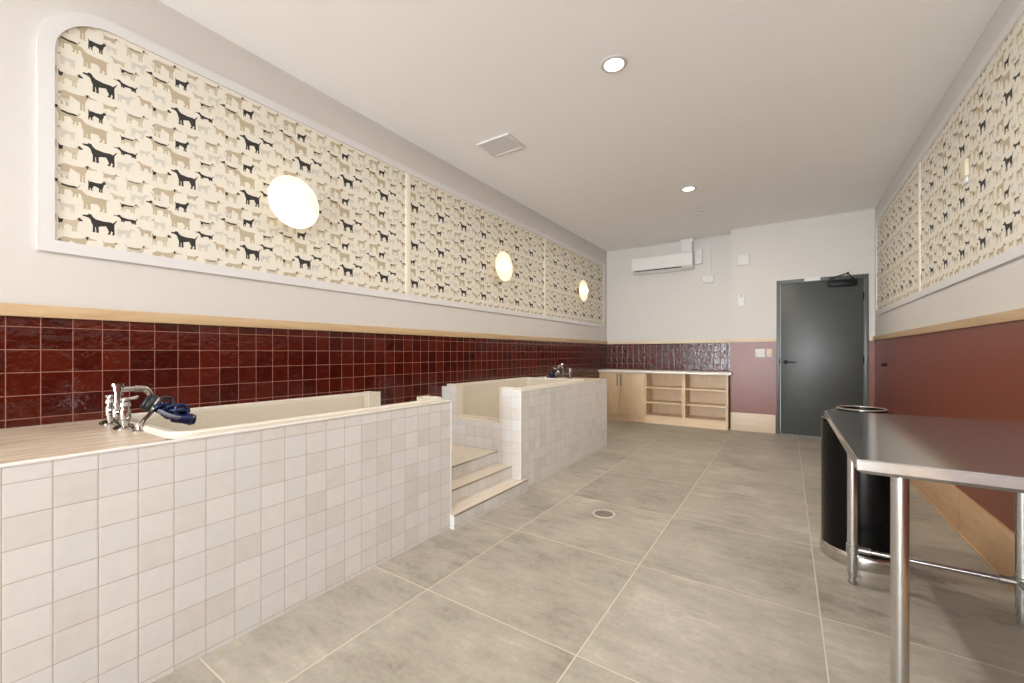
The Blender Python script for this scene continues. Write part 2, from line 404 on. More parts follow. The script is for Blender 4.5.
# ------------------------------------------------------------------ the setting
def build_room():
    TH = 0.12
    b = NBM(); box(b, L-TH, R+TH, REAR-TH, B1+TH, -0.1, 0.0); struct(obj('floor', b, 'floor'), 'large square concrete-look floor tiles with pale grout')
    b = NBM(); box(b, L-TH, R+TH, REAR-TH, B1+TH, CEIL, CEIL+0.1); struct(obj('ceiling', b, 'ceiling_paint'), 'plain white ceiling')
    b = NBM(); box(b, L-TH, L, REAR, B1, 0, CEIL, mi=0)
    box(b, L-0.02, L+0.006, REAR, B1, 0.6, RZ0+0.01, mi=1)
    struct(obj('wall_left', b, ['white_paint', 'red_tile']), 'left wall, white above oxblood red tile')
    b = NBM(); box(b, R, R+TH, REAR, B1, 0, CEIL, mi=0)
    box(b, R-0.004, R+0.02, REAR, B2-0.004, 0.0, RZ0+0.01, mi=1)
    struct(obj('wall_right', b, ['white_paint', 'maroon_paint']), 'right wall, white above brown-red paint')
    # back wall: recess with tile, then the thicker stretch with the door opening
    DX0, DX1, DZ = -0.131, 0.93, 2.302
    b = NBM(); box(b, L, CX, B1, B1+TH, 0, CEIL, mi=0)
    box(b, L+0.006, CX, B1-0.006, B1+0.02, 0.6, RZ0+0.01, mi=2)
    struct(obj('wall_back', b, ['white_paint', 'maroon_paint', 'red_tile']), 'recessed back wall, white above oxblood red tile')
    b = NBM()
    for (x0, x1, z0, z1) in ((CX, DX0, 0, CEIL), (DX1, R, 0, CEIL), (DX0, DX1, DZ, CEIL)):
        box(b, x0, x1, B2, B1+TH, z0, z1, mi=0)
    box(b, CX-0.002, DX0, B2-0.004, B2+0.02, 0, RZ0+0.01, mi=1)
    box(b, DX1, R-0.004, B2-0.004, B2+0.02, 0, RZ0+0.01, mi=1)
    struct(obj('wall_back_right', b, ['white_paint', 'maroon_paint']), 'back wall round the door, white above brown-red paint')
    # rear wall behind the viewpoint, with the shop window
    b = NBM(); WX0, WX1, WZ0, WZ1 = -2.75, 0.84, 0.1, 2.95
    for (x0, x1, z0, z1) in ((L, WX0, 0, CEIL), (WX1, R, 0, CEIL), (WX0, WX1, 0, WZ0), (WX0, WX1, WZ1, CEIL)):
        box(b, x0, x1, REAR-TH, REAR, z0, z1)
    struct(obj('wall_rear', b, 'white_paint'))
    b = NBM()
    for x in (WX0, -1.57, -0.38, WX1-0.05): box(b, x, x+0.05, REAR-0.09, REAR-0.03, WZ0, WZ1, 0.004)
    for z in (WZ0, WZ1-0.05): box(b, WX0+0.05, WX1-0.05, REAR-0.088, REAR-0.032, z, z+0.05, 0.004)
    struct(obj('window_1', b, 'black_satin'))
    # chair rails
    def rail(name, prof_axis, a0, a1, face, sgn, mat, label):
        b = NBM()
        if prof_axis == 'y': box(b, min(face, face+sgn*0.022), max(face, face+sgn*0.022), a0, a1, RZ0, RZ1, 0.003)
        else: box(b, a0, a1, min(face, face+sgn*0.022), max(face, face+sgn*0.022), RZ0, RZ1, 0.003)
        struct(obj(name, b, mat, smooth=True), label)
    rail('trim_1', 'y', REAR, B1, L, 1, 'rail_oak', 'pale oak rail on the left wall')
    rail('trim_2', 'x', L+0.022, CX, B1, -1, 'rail_oak_cross_lit', 'pale oak rail above the recess tile')
    rail('trim_3', 'x', CX, DX0, B2, -1, 'rail_oak_cross_lit', 'pale oak rail left of the door')
    rail('trim_4', 'x', DX1+0.002, R-0.022, B2, -1, 'rail_oak_cross_lit', 'short oak rail right of the door')
    rail('trim_5', 'y', REAR, B2, R, -1, 'rail_oak', 'pale oak rail on the right wall')
    # wood-look base tiles
    b = NBM(); box(b, R-0.022, R-0.004, REAR, B2-0.022, 0, 0.28, 0.002); box(b, R-0.034, R-0.022, REAR, B2-0.022, 0, 0.014, 0.003)
    struct(obj('baseboard_right', b, 'base_right', smooth=True), 'tall wood-look baseboard on right wall')
    b = NBM(); box(b, CX, DX0-0.012, B2-0.02, B2-0.004, 0, 0.28, 0.002)
    box(b, DX1+0.004, R-0.022, B2-0.02, B2-0.004, 0, 0.28, 0.002)
    struct(obj('baseboard_back', b, 'base_back_lit', smooth=True), 'tall wood-look baseboard beside the door')

def build_door():
    x0, x1, z1 = -0.131, 0.93, 2.302
    b = NBM(); box(b, -0.078, 0.878, B2+0.012, B2+0.057, 0.008, 2.25, 0.002)
    d = struct(obj('door_1', b, 'door_grey', smooth=True), 'charcoal grey flush door')
    b = NBM()
    box(b, x0, -0.082, B2-0.012, B2+0.14, 0, z1, 0.003); box(b, 0.882, x1, B2-0.012, B2+0.14, 0, z1, 0.003)
    box(b, -0.082, 0.882, B2-0.011, B2+0.139, 2.254, z1, 0.003)
    obj('door_frame', b, 'frame_grey', d, True)
    b = NBM(); lathe(b, (-0.018, B2+0.012, 1.08), (0,-1,0), [(0,0.031),(0.012,0.03),(0.016,0.024),(0.018,0.012),(0.05,0.011)], 24)
    tube(b, smooth_path([(-0.018,B2-0.036,1.08),(0.01,B2-0.040,1.081),(0.06,B2-0.040,1.078),(0.115,B2-0.038,1.074)],5), 0.0095, 10)
    obj('door_handle', b, 'black_satin', d, True)
    b = NBM(); box(b, -0.1, -0.086, B2-0.018, B2-0.010, 1.04, 1.14, 0.002); lathe(b, (-0.094,B2-0.014,1.085), (0,-1,0), [(0,0.016),(0.012,0.014),(0.014,0)],14)
    obj('strike_plate', b, 'black_satin', d, True)
    for z in (0.25, 1.12, 2.0):
        b = NBM(); cyl(b, (0.880,B2-0.002,z-0.055),(0.880,B2-0.002,z+0.055),0.009,12, bev=0.002); obj('hinge', b, 'black_satin', d, True)
    b = NBM(); box(b, 0.487, 0.806, B2-0.055, B2+0.012, 2.155, 2.235, 0.006)
    c = obj('door_closer', b, 'black_satin', d, True)
    b = NBM(); tube(b, [(0.76,B2-0.03,2.235),(0.76,B2-0.03,2.262)],0.012,10)
    tube(b, [(0.76,B2-0.03,2.256),(0.725,B2-0.10,2.28),(0.693,B2-0.18,2.306)],0.008,8)
    tube(b, [(0.693,B2-0.18,2.306),(0.60,B2-0.10,2.29),(0.53,B2-0.02,2.275)],0.008,8)
    tube(b, [(0.693,B2-0.18,2.285),(0.693,B2-0.18,2.32)],0.012,10)
    box(b, 0.50,0.56,B2-0.03,B2-0.012,2.256,2.284,0.002)
    obj('closer_arm', b, 'black_satin', c, True)
    b = NBM(); box(b, 0.212, 0.398, B2-0.018, B2-0.0115, 2.262, 2.315, 0.001); obj('white_frame_plate', b, 'white_trim', d)
    b = NBM(); lathe(b, (0.125,B2+0.012,2.19),(0,-1,0),[(0,0.02),(0.006,0.019),(0.008,0.012),(0.014,0.01),(0.015,0)],16); obj('door_viewer', b, 'frame_grey', d, True)

# ------------------------------------------------------------------ wallpaper with a repeating dog print
def dog_shape(leg=0.26, depth=0.24, tuck=0.05, neck=0.16, snout=0.13, headh=0.12, tail=(-0.1, 0.14), legw=0.065, bodyl=0.62):
    """right-facing silhouette, about 1 wide; returns (outline, ear, back patch)"""
    x0 = 0.10; x1 = x0 + bodyl; bb = leg; bt = leg + depth
    hx = x1 + 0.10; hz = bt + neck
    o = [(x0+tail[0], bt+tail[1]+0.02), (x0+tail[0]*0.45+0.02, bt+tail[1]*0.45), (x0+0.03, bt-0.015), (x0+0.12, bt+0.005),
         (x0+bodyl*0.5, bt-0.015), (x1-0.08, bt+0.02), (x1+0.0, bt+neck*0.6), (hx-0.06, hz+0.015), (hx+0.02, hz+0.02),
         (hx+0.055, hz-0.035), (hx+0.055+snout, hz-0.055), (hx+0.05+snout, hz-headh+0.015), (hx+0.03, hz-headh-0.01),
         (x1+0.07, bt-0.02), (x1+0.035, bb+0.09), (x1+0.0, bb+0.0), (x1+0.0, 0.035), (x1+0.03, 0.0), (x1-legw-0.005, 0.0), (x1-legw, bb*0.75),
         (x1-legw-0.02, bb*0.8), (x1-legw-0.035, 0.03), (x1-legw-0.01, 0.0), (x1-2*legw-0.045, 0.0), (x1-2*legw-0.035, bb*0.9), (x1-0.22, bb+0.005),
         (x0+0.24, bb+tuck), (x0+0.2, bb*0.85), (x0+0.155, bb*0.45), (x0+0.185, 0.03), (x0+0.21, 0.0), (x0+0.12, 0.0), (x0+0.095, bb*0.45),
         (x0+0.085, bb*0.6), (x0+0.04, bb*0.42), (x0+0.055, 0.03), (x0+0.08, 0.0), (x0-0.01, 0.0), (x0-0.015, bb*0.45), (x0-0.005, bb+0.06), (x0-0.01, bt-0.06),
         (x0+tail[0]*0.55-0.01, bt+tail[1]*0.4)]
    ear = [(hx-0.07, hz+0.02), (hx-0.01, hz+0.02), (hx-0.005, hz-0.05), (hx-0.04, hz-0.11), (hx-0.075, hz-0.06)]
    back = [(x0+0.02, bt-0.015), (x0+0.12, bt+0.003), (x0+bodyl*0.5, bt-0.017), (x1-0.08, bt+0.016), (x1-0.06, bt-0.07), (x0+bodyl*0.5, bt-0.11), (x0+0.08, bt-0.09)]
    head = [(hx-0.06, hz+0.014), (hx+0.02, hz+0.019), (hx+0.055, hz-0.035), (hx+0.055+snout, hz-0.056), (hx+0.05+snout, hz-headh+0.016), (hx+0.03, hz-headh-0.008), (hx-0.05, hz-headh)]
    rump = [(x0+tail[0], bt+tail[1]+0.018), (x0+tail[0]*0.45+0.02, bt+tail[1]*0.44), (x0+0.03, bt-0.017), (x0+0.16, bt-0.01), (x0+0.12, bb+0.08), (x0-0.004, bb+0.06), (x0-0.009, bt-0.06), (x0+tail[0]*0.55-0.009, bt+tail[1]*0.4)]
    return o, dict(ear=ear, back=back, head=head, rump=rump)
KINDS = {
    'hound': dog_shape(), 'lab': dog_shape(leg=0.24, depth=0.28, tuck=0.02, neck=0.14, snout=0.11, tail=(-0.1, -0.04), legw=0.075),
    'grey': dog_shape(leg=0.32, depth=0.22, tuck=0.11, neck=0.10, snout=0.17, headh=0.09, tail=(-0.08, -0.2), legw=0.045),
    'dachs': dog_shape(leg=0.09, depth=0.15, tuck=0.03, neck=0.11, snout=0.16, headh=0.09, tail=(-0.1, 0.12), legw=0.05),
    'terrier': dog_shape(leg=0.26, depth=0.28, tuck=0.06, neck=0.16, snout=0.06, headh=0.13, tail=(-0.03, 0.08), legw=0.06),
    'spaniel': dog_shape(leg=0.17, depth=0.27, tuck=0.0, neck=0.12, snout=0.07, headh=0.16, tail=(-0.08, 0.05), legw=0.08),
    'low': dog_shape(leg=0.10, depth=0.25, tuck=0.0, neck=0.08, snout=0.08, headh=0.1, tail=(-0.1, 0.1), legw=0.08),
}
INK = {'black': 1, 'tan': 2, 'beige': 3, 'pale': 4, 'brown': 5, 'grey': 6}
# centre x, centre z (fractions of the repeat, from the big black dog), width in m, facing, ink, patches
TILE = 0.353
DOGS = [
    ('hound', 0.00, 0.00, 0.128, -1, 'black', []),
    ('dachs', 0.28, 0.15, 0.095, -1, 'black', []),
    ('spaniel', 0.32, 0.335, 0.086, 1, 'beige', [('back','black'),('rump','black'),('ear','black')]),
    ('hound', 0.655, 0.42, 0.104, -1, 'tan', [('back','black'),('ear','black'),('head','black')]),
    ('lab', -0.09, 0.31, 0.132, -1, 'tan', []),
    ('low', 0.18, 0.455, 0.068, -1, 'beige', []),
    ('hound', 0.40, 0.70, 0.100, 1, 'beige', [('ear','black'),('back','grey')]),
    ('terrier', -0.03, 0.545, 0.082, 1, 'black', []),
    ('grey', -0.24, 0.67, 0.132, 1, 'tan', [('ear','black')]),
    ('low', 0.11, 0.735, 0.068, 1, 'tan', [('ear','black')]),
    ('terrier', -0.30, -0.06, 0.098, 1, 'beige', [('rump','black'),('head','black')]),
    ('lab', 0.49, 0.01, 0.070, -1, 'brown', []),
    ('lab', 0.27, -0.055, 0.078, 1, 'pale', []),
    ('hound', 0.43, 0.51, 0.085, 1, 'pale', []),
    ('terrier', 0.655, 0.17, 0.074, -1, 'pale', [('ear','grey')]),
    ('spaniel', 0.50, 0.235, 0.056, 1, 'pale', []),
    ('lab', 0.10, 0.60, 0.060, -1, 'pale', []),
    ('low', 0.62, 0.62, 0.056, -1, 'pale', []),
]
def clip(poly, lo0, hi0, lo1, hi1):
    for ax, lim, sg in ((0, lo0, 1), (0, hi0, -1), (1, lo1, 1), (1, hi1, -1)):
        out = []
        for i in range(len(poly)):
            a, c = poly[i-1], poly[i]
            da, dc = sg*(a[ax]-lim), sg*(c[ax]-lim)
            if (da >= 0) != (dc >= 0):
                t = da/(da-dc); out.append((a[0]+(c[0]-a[0])*t, a[1]+(c[1]-a[1])*t))
            if dc >= 0: out.append(c)
        poly = out
        if len(poly) < 3: return []
    return poly
def wallpaper(name, parent, X, sx, outline, y0, y1, z0, z1, oy, oz):
    """sx=+1: seen looking at the left wall (right = +y); -1: right wall (right = -y)"""
    b = NBM()
    def put(poly, off, mi):
        vs = [b.verts.new((X + sx*off, y, z)) for y, z in poly]
        f = b.faces.new(vs); f.material_index = mi
    put(outline, 0.0, 0)
    ny0 = int((y0-oy)/TILE)-2; ny1 = int((y1-oy)/TILE)+2; nz0 = int((z0-oz)/TILE)-2; nz1 = int((z1-oz)/TILE)+2
    for iy in range(ny0, ny1+1):
        for iz in range(nz0, nz1+1):
            for di, (k, cx, cz, w, face, ink, pats) in enumerate(DOGS):
                o, pt = KINDS[k]
                h = max(p[1] for p in o)
                layers = [(o, ink)] + [(pt[n], i2) for n, i2 in pats]
                for li, (poly, col) in enumerate(layers):
                    pts = []
                    for (px, pz) in poly:
                        lx = (px-0.5)*w*face + cx*TILE; lz = (pz-h/2)*w + cz*TILE
                        pts.append((oy + iy*TILE + sx*lx, oz + iz*TILE + lz))
                    pts = clip(pts, y0, y1, z0, z1)
                    if len(pts) >= 3: put(pts, 0.0003 + 0.0002*li + 0.00001*di, INK[col])
    b.normal_update()
    bmesh.ops.triangulate(b, faces=[f for f in b.faces if f.material_index > 0])
    return obj(name, b, ['paper','ink_black','ink_tan','ink_beige','ink_pale','ink_brown','ink_grey'], parent)
def panel(X, sx, y0, y1, z0, z1, rad, fw, battens, oy, oz, label, base):
    t = root('wallpaper_panel', base, label, 'wall panel')
    inn = rrect(y0, y1, z0, z1, rad); out = rrect(y0-fw, y1+fw, z0-fw, z1+fw, [r+fw if r > 0.06 else max(r, 0.002) for r in rad])
    wallpaper('wallpaper', t, X + sx*0.004, sx, inn, y0, y1, z0, z1, oy, oz)
    b = NBM(); n = len(inn)
    A = [b.verts.new((X+sx*0.001, y, z)) for y, z in out]; Bv = [b.verts.new((X+sx*0.016, y, z)) for y, z in out]
    Cv = [b.verts.new((X+sx*0.016, y, z)) for y, z in inn]; D = [b.verts.new((X+sx*0.001, y, z)) for y, z in inn]
    for i in range(n):
        j = (i+1) % n
        for p, q in ((A, Bv), (Bv, Cv), (Cv, D), (D, A)): b.faces.new((p[i], p[j], q[j], q[i]))
    obj('frame', b, 'white_trim', t)
    for yb in battens:
        b = NBM(); box(b, min(X+sx*0.003, X+sx*0.012), max(X+sx*0.003, X+sx*0.012), yb-0.03, yb+0.03, z0, z1, 0.003)
        obj('batten', b, 'cream_trim', t, True)
    return t

def build_panels():
    panel(L, 1, 0.428, 7.485, 1.755, 2.868, [0.003, 0.08, 0.05, 0.21], 0.056, (2.632, 5.215), 0.94, 2.577,
          'long framed dog-print wallpaper panel on left wall behind the lit round lamps', (L, 3.96, 1.70))
    panel(R, -1, 1.05, 7.195, 1.765, 2.925, [0.003, 0.08, 0.05, 0.21], 0.056, (5.10, 2.98), 6.86, 2.60,
          'framed dog-print wallpaper panel on right wall above the brown-red paint', (R, 4.1, 1.70))

def build_sconces():
    y, z = 1.53, 2.25
    t = root('wall_sconce', (L, y, z), 'lit round opal wall lamp closest to the rounded panel corner, largest of three', 'wall lamp', 'round lamps on the left panel')
    b = NBM(); lathe(b, (L+0.005,y,z),(1,0,0),[(0,0.055),(0.012,0.055),(0.018,0.048),(0.02,0.018),(0.075,0.016),(0.08,0.03),(0.086,0.03)],28); obj('wall_mount', b, 'brass', t, True)
    b = NBM(); lathe(b, (L+0.084,y,z),(1,0,0),[(0.0,0.05),(0.003,0.12),(0.009,0.168),(0.014,0.1765),(0.019,0.175),(0.016,0.15),(0.011,0.10),(0.009,0.05),(0.009,0.0)],64); obj('glass_disc', b, 'opal', t, True)
    b = NBM(); lathe(b, (L+0.080,y,z),(1,0,0),[(0.012,0.03)]+[(0.046-0.052*math.cos(a), 0.055*math.sin(a)) for a in [i*PI/16 for i in range(4,16)]]+[(0.098,0.0)],32); obj('globe', b, 'globe', t, True)
    dup(t, (L, 4.05, z), 'lit round opal wall lamp in the middle section of the dog-print panel', 'round lamps on the left panel')
    dup(t, (L, 6.36, z), 'lit round opal wall lamp nearest the white wall air conditioner', 'round lamps on the left panel')

# ------------------------------------------------------------------ the dog-wash tubs
ZT = 0.882
def tub(name, ye, s, yb, yd, label):
    """ye: notched entry end, s: direction from the entry into the basin (+1/-1), yb: basin end, yd: far end of the deck"""
    t = root(name, ((L+T)/2, (ye+yd)/2, 0), label, 'dog wash tub', 'built-in dog wash tubs')
    NX0, NX1, NZ = -2.71, -2.182, 0.585
    b = NBM()
    lo, hi = min(ye, yd), max(ye, yd)
    box(b, T-0.03, T, lo, hi, 0, ZT)                                  # tiled front
    y2 = ye + s*0.05
    prism(b, [(T-0.03, 0), (T-0.03, ZT), (NX1+0.007, ZT), (NX1+0.007, NZ-0.007), (NX0-0.007, NZ-0.007), (NX0-0.007, ZT), (L+0.008, ZT), (L+0.008, 0)], min(ye, y2), max(ye, y2), 'xz')
    a, c = sorted((yb+s*0.02, yd)); box(b, L+0.008, T-0.03, a, c, 0, ZT-0.012)    # block under the deck
    a, c = sorted((y2, yb+s*0.02)); box(b, L+0.008, -2.83, a, c, 0, ZT)           # ledge along the wall
    obj('tiled_surround', b, 'white_tile', t)
    b = NBM(); a, c = sorted((yb+s*0.01, yd)); box(b, L+0.008, T-0.006, a, c, ZT-0.011, ZT+0.001, 0.001)
    obj('deck', b, 'deck_tile', t, label='striated beige tile deck')
    b = NBM(); box(b, T-0.008, T+0.003, lo, hi, ZT-0.006, ZT+0.004, 0.002)
    a, c = sorted((ye-s*0.003, ye+s*0.008)); box(b, NX1+0.02, T-0.008, a, c, ZT-0.006, ZT+0.004, 0.002)
    a, c = sorted((ye-s*0.003, ye+s*0.004)); box(b, T-0.006, T+0.003, a, c, 0.0, ZT+0.004, 0.001)
    obj('edge_strip', b, 'edge_trim', t, True, label='white metal tile edge strip')
    # basin: swept wall round three sides, floor, entry plate and notch lining
    r = 0.10; xo, xi, yi = -2.835, -1.985, yb
    path = []
    y_start = ye + s*0.055
    if s > 0:
        pts = [(xi, y_start)] + arc(xi-r, yi-r, r, 0, 90, 8) + arc(xo+r, yi-r, r, 90, 180, 8) + [(xo, y_start)]
    else:
        pts = [(xi, y_start)] + arc(xi-r, yi+r, r, 0, -90, 8) + arc(xo+r, yi+r, r, 270, 180, 8) + [(xo, y_start)]
    k = 1 if s > 0 else -1      # inside is to the left of travel when s > 0
    def prof(pr): return [(k*p, q) for p, q in pr]
    zr = 0.905
    b = NBM()
    sweep(b, [(x, y, 0) for x, y in pts], prof([(0.055, 0.42), (0.047, zr-0.02), (0.05, zr-0.028), (0.10, 0.40), (0.0, 0.40), (0.0, zr-0.03)]))
    a, c = sorted((ye+s*0.052, yb-s*0.01)); box(b, xo+0.01, xi-0.01, a, c, 0.38, 0.43)
    a, c = sorted((ye+s*0.05, ye+s*0.10))
    prism(b, [(xi-0.004, 0.40), (xi-0.004, zr-0.004), (NX1+0.018, zr-0.004), (NX1+0.018, NZ+0.018), (NX0-0.018, NZ+0.018), (NX0-0.018, zr-0.004), (xo+0.004, zr-0.004), (xo+0.004, 0.40)], a, c, 'xz')
    basin = obj('basin', b, 'basin', t, True)
    b = NBM()
    rim = [(-0.004, zr-0.028), (-0.003, zr-0.008), (0.006, zr), (0.034, zr), (0.047, zr-0.008), (0.0485, zr-0.03)]
    sweep(b, [(x, y, 0) for x, y in pts], prof(rim))
    obj('rim', b, 'basin_rim', basin, True, label='cream rolled rim')
    b = NBM(); q = 0.014
    a, c = sorted((ye-s*0.004, ye+s*0.105))
    U = [(NX0-q, zr+0.004), (NX0-q, NZ-q), (NX1+q, NZ-q), (NX1+q, zr+0.004), (NX1, zr+0.004), (NX1, NZ), (NX0, NZ), (NX0, zr+0.004)]
    prism(b, U, a, c, 'xz')
    a, c = sorted((ye+s*0.004, ye+s*0.06)); box(b, -2.84, NX0-q, a, c, ZT, zr+0.003, 0.004); box(b, NX1+q, -2.04, a, c, ZT, zr+0.003, 0.004)
    obj('notch_lining', b, 'basin_rim', basin, True, label='cream lining round the entry notch')
    b = NBM(); lathe(b, ((xo+xi)/2, (ye+yb)/2, 0.43), (0,0,1), [(0,0.045),(0.004,0.045),(0.006,0.035),(0.006,0.0)], 24)
    obj('basin_drain', b, 'satin_chrome', basin, True)
    return t

def build_steps():
    y0, y1 = 2.168, 3.074
    t = root('tiled_steps', ((T-0.4), 2.62, 0), 'three white tiled steps rising between the two dog wash tubs', 'steps')
    for (xf, xb, z0, z1, ya, yb2) in ((-1.908, -2.05, 0.0, 0.098, 2.146, 3.132), (-2.05, -2.205, 0.0, 0.208, y0, y1), (-2.205, L+0.008, 0.0, 0.318, y0, y1)):
        b = NBM()
        if z1 < 0.15:      # bottom step wraps past both tub corners
            box(b, T+0.005, xf, ya, yb2, z0, z1-0.012); box(b, xb, T+0.005, y0, y1, z0, z1-0.012)
        else: box(b, xb, xf, ya, yb2, z0, z1-0.012)
        s = obj('step', b, 'white_tile', t)
        b = NBM()
        if z1 < 0.15:
            box(b, T+0.005, xf-0.004, ya, yb2, z1-0.012, z1, 0.001); box(b, xb, T+0.005, y0, y1, z1-0.012, z1, 0.001)
        else: box(b, xb, xf-0.004, ya, yb2, z1-0.012, z1, 0.001)
        obj('tread', b, 'tread_tile', s)
        b = NBM(); box(b, xf-0.006, xf+0.002, ya, yb2, z1-0.008, z1+0.001, 0.001); obj('nosing', b, 'satin_chrome', s, True)

def faucet(loc, rotz=0.0):
    """built at its first place; valves along x, spout towards +y"""
    Z = ZT+0.001; y = 0.572
    t = root('tub_faucet', (-2.55, y, Z), 'chrome bridge faucet with two levers on the deck of the near tub', 'faucet', 'tub deck faucets')
    for x, sg in ((-2.66, -1), (-2.44, 1)):
        b = NBM(); lathe(b, (x,y,Z),(0,0,1),[(0,0.032),(0.006,0.032),(0.012,0.022),(0.016,0.016),(0.04,0.016),(0.044,0.021),(0.085,0.021),(0.09,0.016),(0.098,0.016),(0.102,0.022),(0.116,0.020),(0.122,0.012),(0.122,0.0)],20)
        v = obj('valve', b, 'chrome', t, True)
        b = NBM(); lathe(b, (x,y,Z+0.122),(0,0,1),[(0,0.013),(0.012,0.013),(0.016,0.010),(0.016,0.0)],16)
        tube(b, [(x-0.010,y-0.014,Z+0.131),(x+0.004,y+0.016,Z+0.133),(x+0.010,y+0.036,Z+0.137),(x+0.011,y+0.042,Z+0.143)],[0.008,0.0065,0.008,0.006],10)
        h = obj('lever', b, 'chrome', v, True)
        b = NBM(); lathe(b, (x,y,Z+0.139),(0,0,1),[(0,0.009),(0.002,0.008),(0.002,0)],12); obj('lever_dot', b, 'red_dot' if sg > 0 else 'blue_hose', h, True)
        for an in (0, 120, 240):
            b = NBM(); ca, sa = math.cos(math.radians(an+40)), math.sin(math.radians(an+40))
            tube(b, [(x+0.018*ca,y+0.018*sa,Z+0.02),(x+0.034*ca,y+0.034*sa,Z+0.012),(x+0.04*ca,y+0.04*sa,Z+0.004)],0.006,8)
            obj('claw_foot', b, 'dark_bronze', v, True)
    b = NBM(); cyl(b, (-2.66,y,Z+0.062),(-2.44,y,Z+0.062),0.013,16); lathe(b, (-2.55,y,Z+0.04),(0,0,1),[(0,0.016),(0.006,0.022),(0.04,0.022),(0.046,0.016)],20)
    obj('bridge', b, 'chrome', t, True)
    b = NBM(); lathe(b, (-2.55,y,Z+0.084),(0,0,1),[(0,0.013),(0.012,0.013),(0.014,0.019),(0.022,0.019),(0.024,0.013),(0.076,0.013),(0.078,0.018),(0.098,0.018),(0.100,0.025),(0.112,0.025),(0.115,0.016),(0.115,0)],20)
    obj('riser', b, 'chrome', t, True)
    b = NBM(); zz = Z+0.168
    cyl(b, (-2.55,y,zz),(-2.55,y+0.07,zz),0.0125,16)
    lathe(b, (-2.55,y+0.058,zz),(0,1,0),[(0,0.016),(0.012,0.016)],16)
    tube(b, smooth_path([(-2.55,y+0.066,zz),(-2.55,y+0.098,zz-0.004),(-2.55,y+0.114,zz-0.025),(-2.55,y+0.118,zz-0.052)],5),0.015,14)
    lathe(b, (-2.55,y+0.118,zz-0.05),(0,0,-1),[(0,0.018),(0.012,0.018)],16)
    obj('spout', b, 'chrome', t, True)
    return t

def sprayer():
    Z = ZT+0.001; y = 0.572
    t = root('spray_hose', (-2.40, 0.62, Z), 'coiled navy spray hose with black coupling on the near tub', 'spray hose', 'spray hoses')
    ax = Vector((0.30, 0.80, -0.45)).normalized(); c0 = Vector((-2.56, y+0.096, Z+0.108))
    b = NBM(); lathe(b, c0, ax, [(0,0.030),(0.004,0.040),(0.010,0.043),(0.018,0.040),(0.022,0.043),(0.038,0.043),(0.042,0.038)],28); obj('coupling', b, 'black_rubber', t, True)
    b = NBM(); lathe(b, c0+ax*0.042, ax, [(0,0.041),(0.006,0.043),(0.010,0.040),(0.011,0.020),(0.045,0.017),(0.048,0.012),(0.06,0.010)],28); obj('flange', b, 'chrome', t, True)
    f = c0 + ax*0.09
    b = NBM()
    tube(b, smooth_path([(-2.313,y+0.018,Z),(-2.315,y+0.019,Z+0.018),(-2.335,y+0.03,Z+0.031),(-2.375,y+0.05,Z+0.042),(-2.43,y+0.08,Z+0.053),(-2.50,y+0.12,Z+0.067),tuple(f)],6),0.0085,12)
    lathe(b, (-2.313,y+0.018,Z),(0,0,1),[(0,0.026),(0.004,0.026),(0.008,0.014),(0.022,0.013)],18)
    obj('feed_pipe', b, 'chrome', t, True, label='curved chrome feed pipe')
    # hose bunched into a small bundle that slumps towards the basin
    b = NBM(); pts = [tuple(f)]
    for i in range(0, 97):
        u = i/96; a = u*2*PI*4.5 + 2.4
        cx, cy, cz = -2.50 + 0.02*math.sin(a*0.7), 0.735 + 0.055*u, 0.952 - 0.048*u
        rr = 0.034 - 0.006*u + 0.005*math.sin(i*0.8)
        pts.append((cx + 0.016*math.sin(a*1.3+0.7), cy + rr*math.cos(a), cz + rr*0.72*math.sin(a)))
    tube(b, smooth_path(pts, 2), 0.0105, 10); obj('hose', b, 'blue_hose', t, True)
    b = NBM(); torus(b, (-2.52, 0.742, 0.976), (1,0.2,0.35), 0.029, 0.0085, 36, 10); obj('hose_loop', b, 'dark_hose', t, True, label='dark plum hose loop')
    b = NBM(); torus(b, (-2.48, 0.790, 0.934), (1,0.3,0.25), 0.030, 0.0095, 36, 10); obj('hose_loop', b, 'blue_hose', t, True)
    b = NBM(); tube(b, smooth_path([(-2.48,0.70,0.945),(-2.455,0.725,0.925),(-2.452,0.76,0.908),(-2.47,0.79,0.90)],6), 0.010, 10); obj('hose_glint', b, 'hose_glint_grey', t, True, label='pale grey strand painting the glint on the hose')  # no real sleeve: a grey strand standing for glints on the hose
    p = Vector((-2.475, 0.745, 0.905)); d = Vector((0.12, 0.97, -0.20)).normalized()
    b = NBM(); lathe(b, p, d, [(0,0.014),(0.01,0.02),(0.05,0.023),(0.062,0.026),(0.085,0.027),(0.097,0.022),(0.10,0.0)],20); h = obj('spray_head', b, 'blue_hose', t, True)
    b = NBM(); torus(b, p+d*0.078, d, 0.026, 0.004, 28, 8); obj('spray_ring', b, 'black_rubber', h, True)
    return t

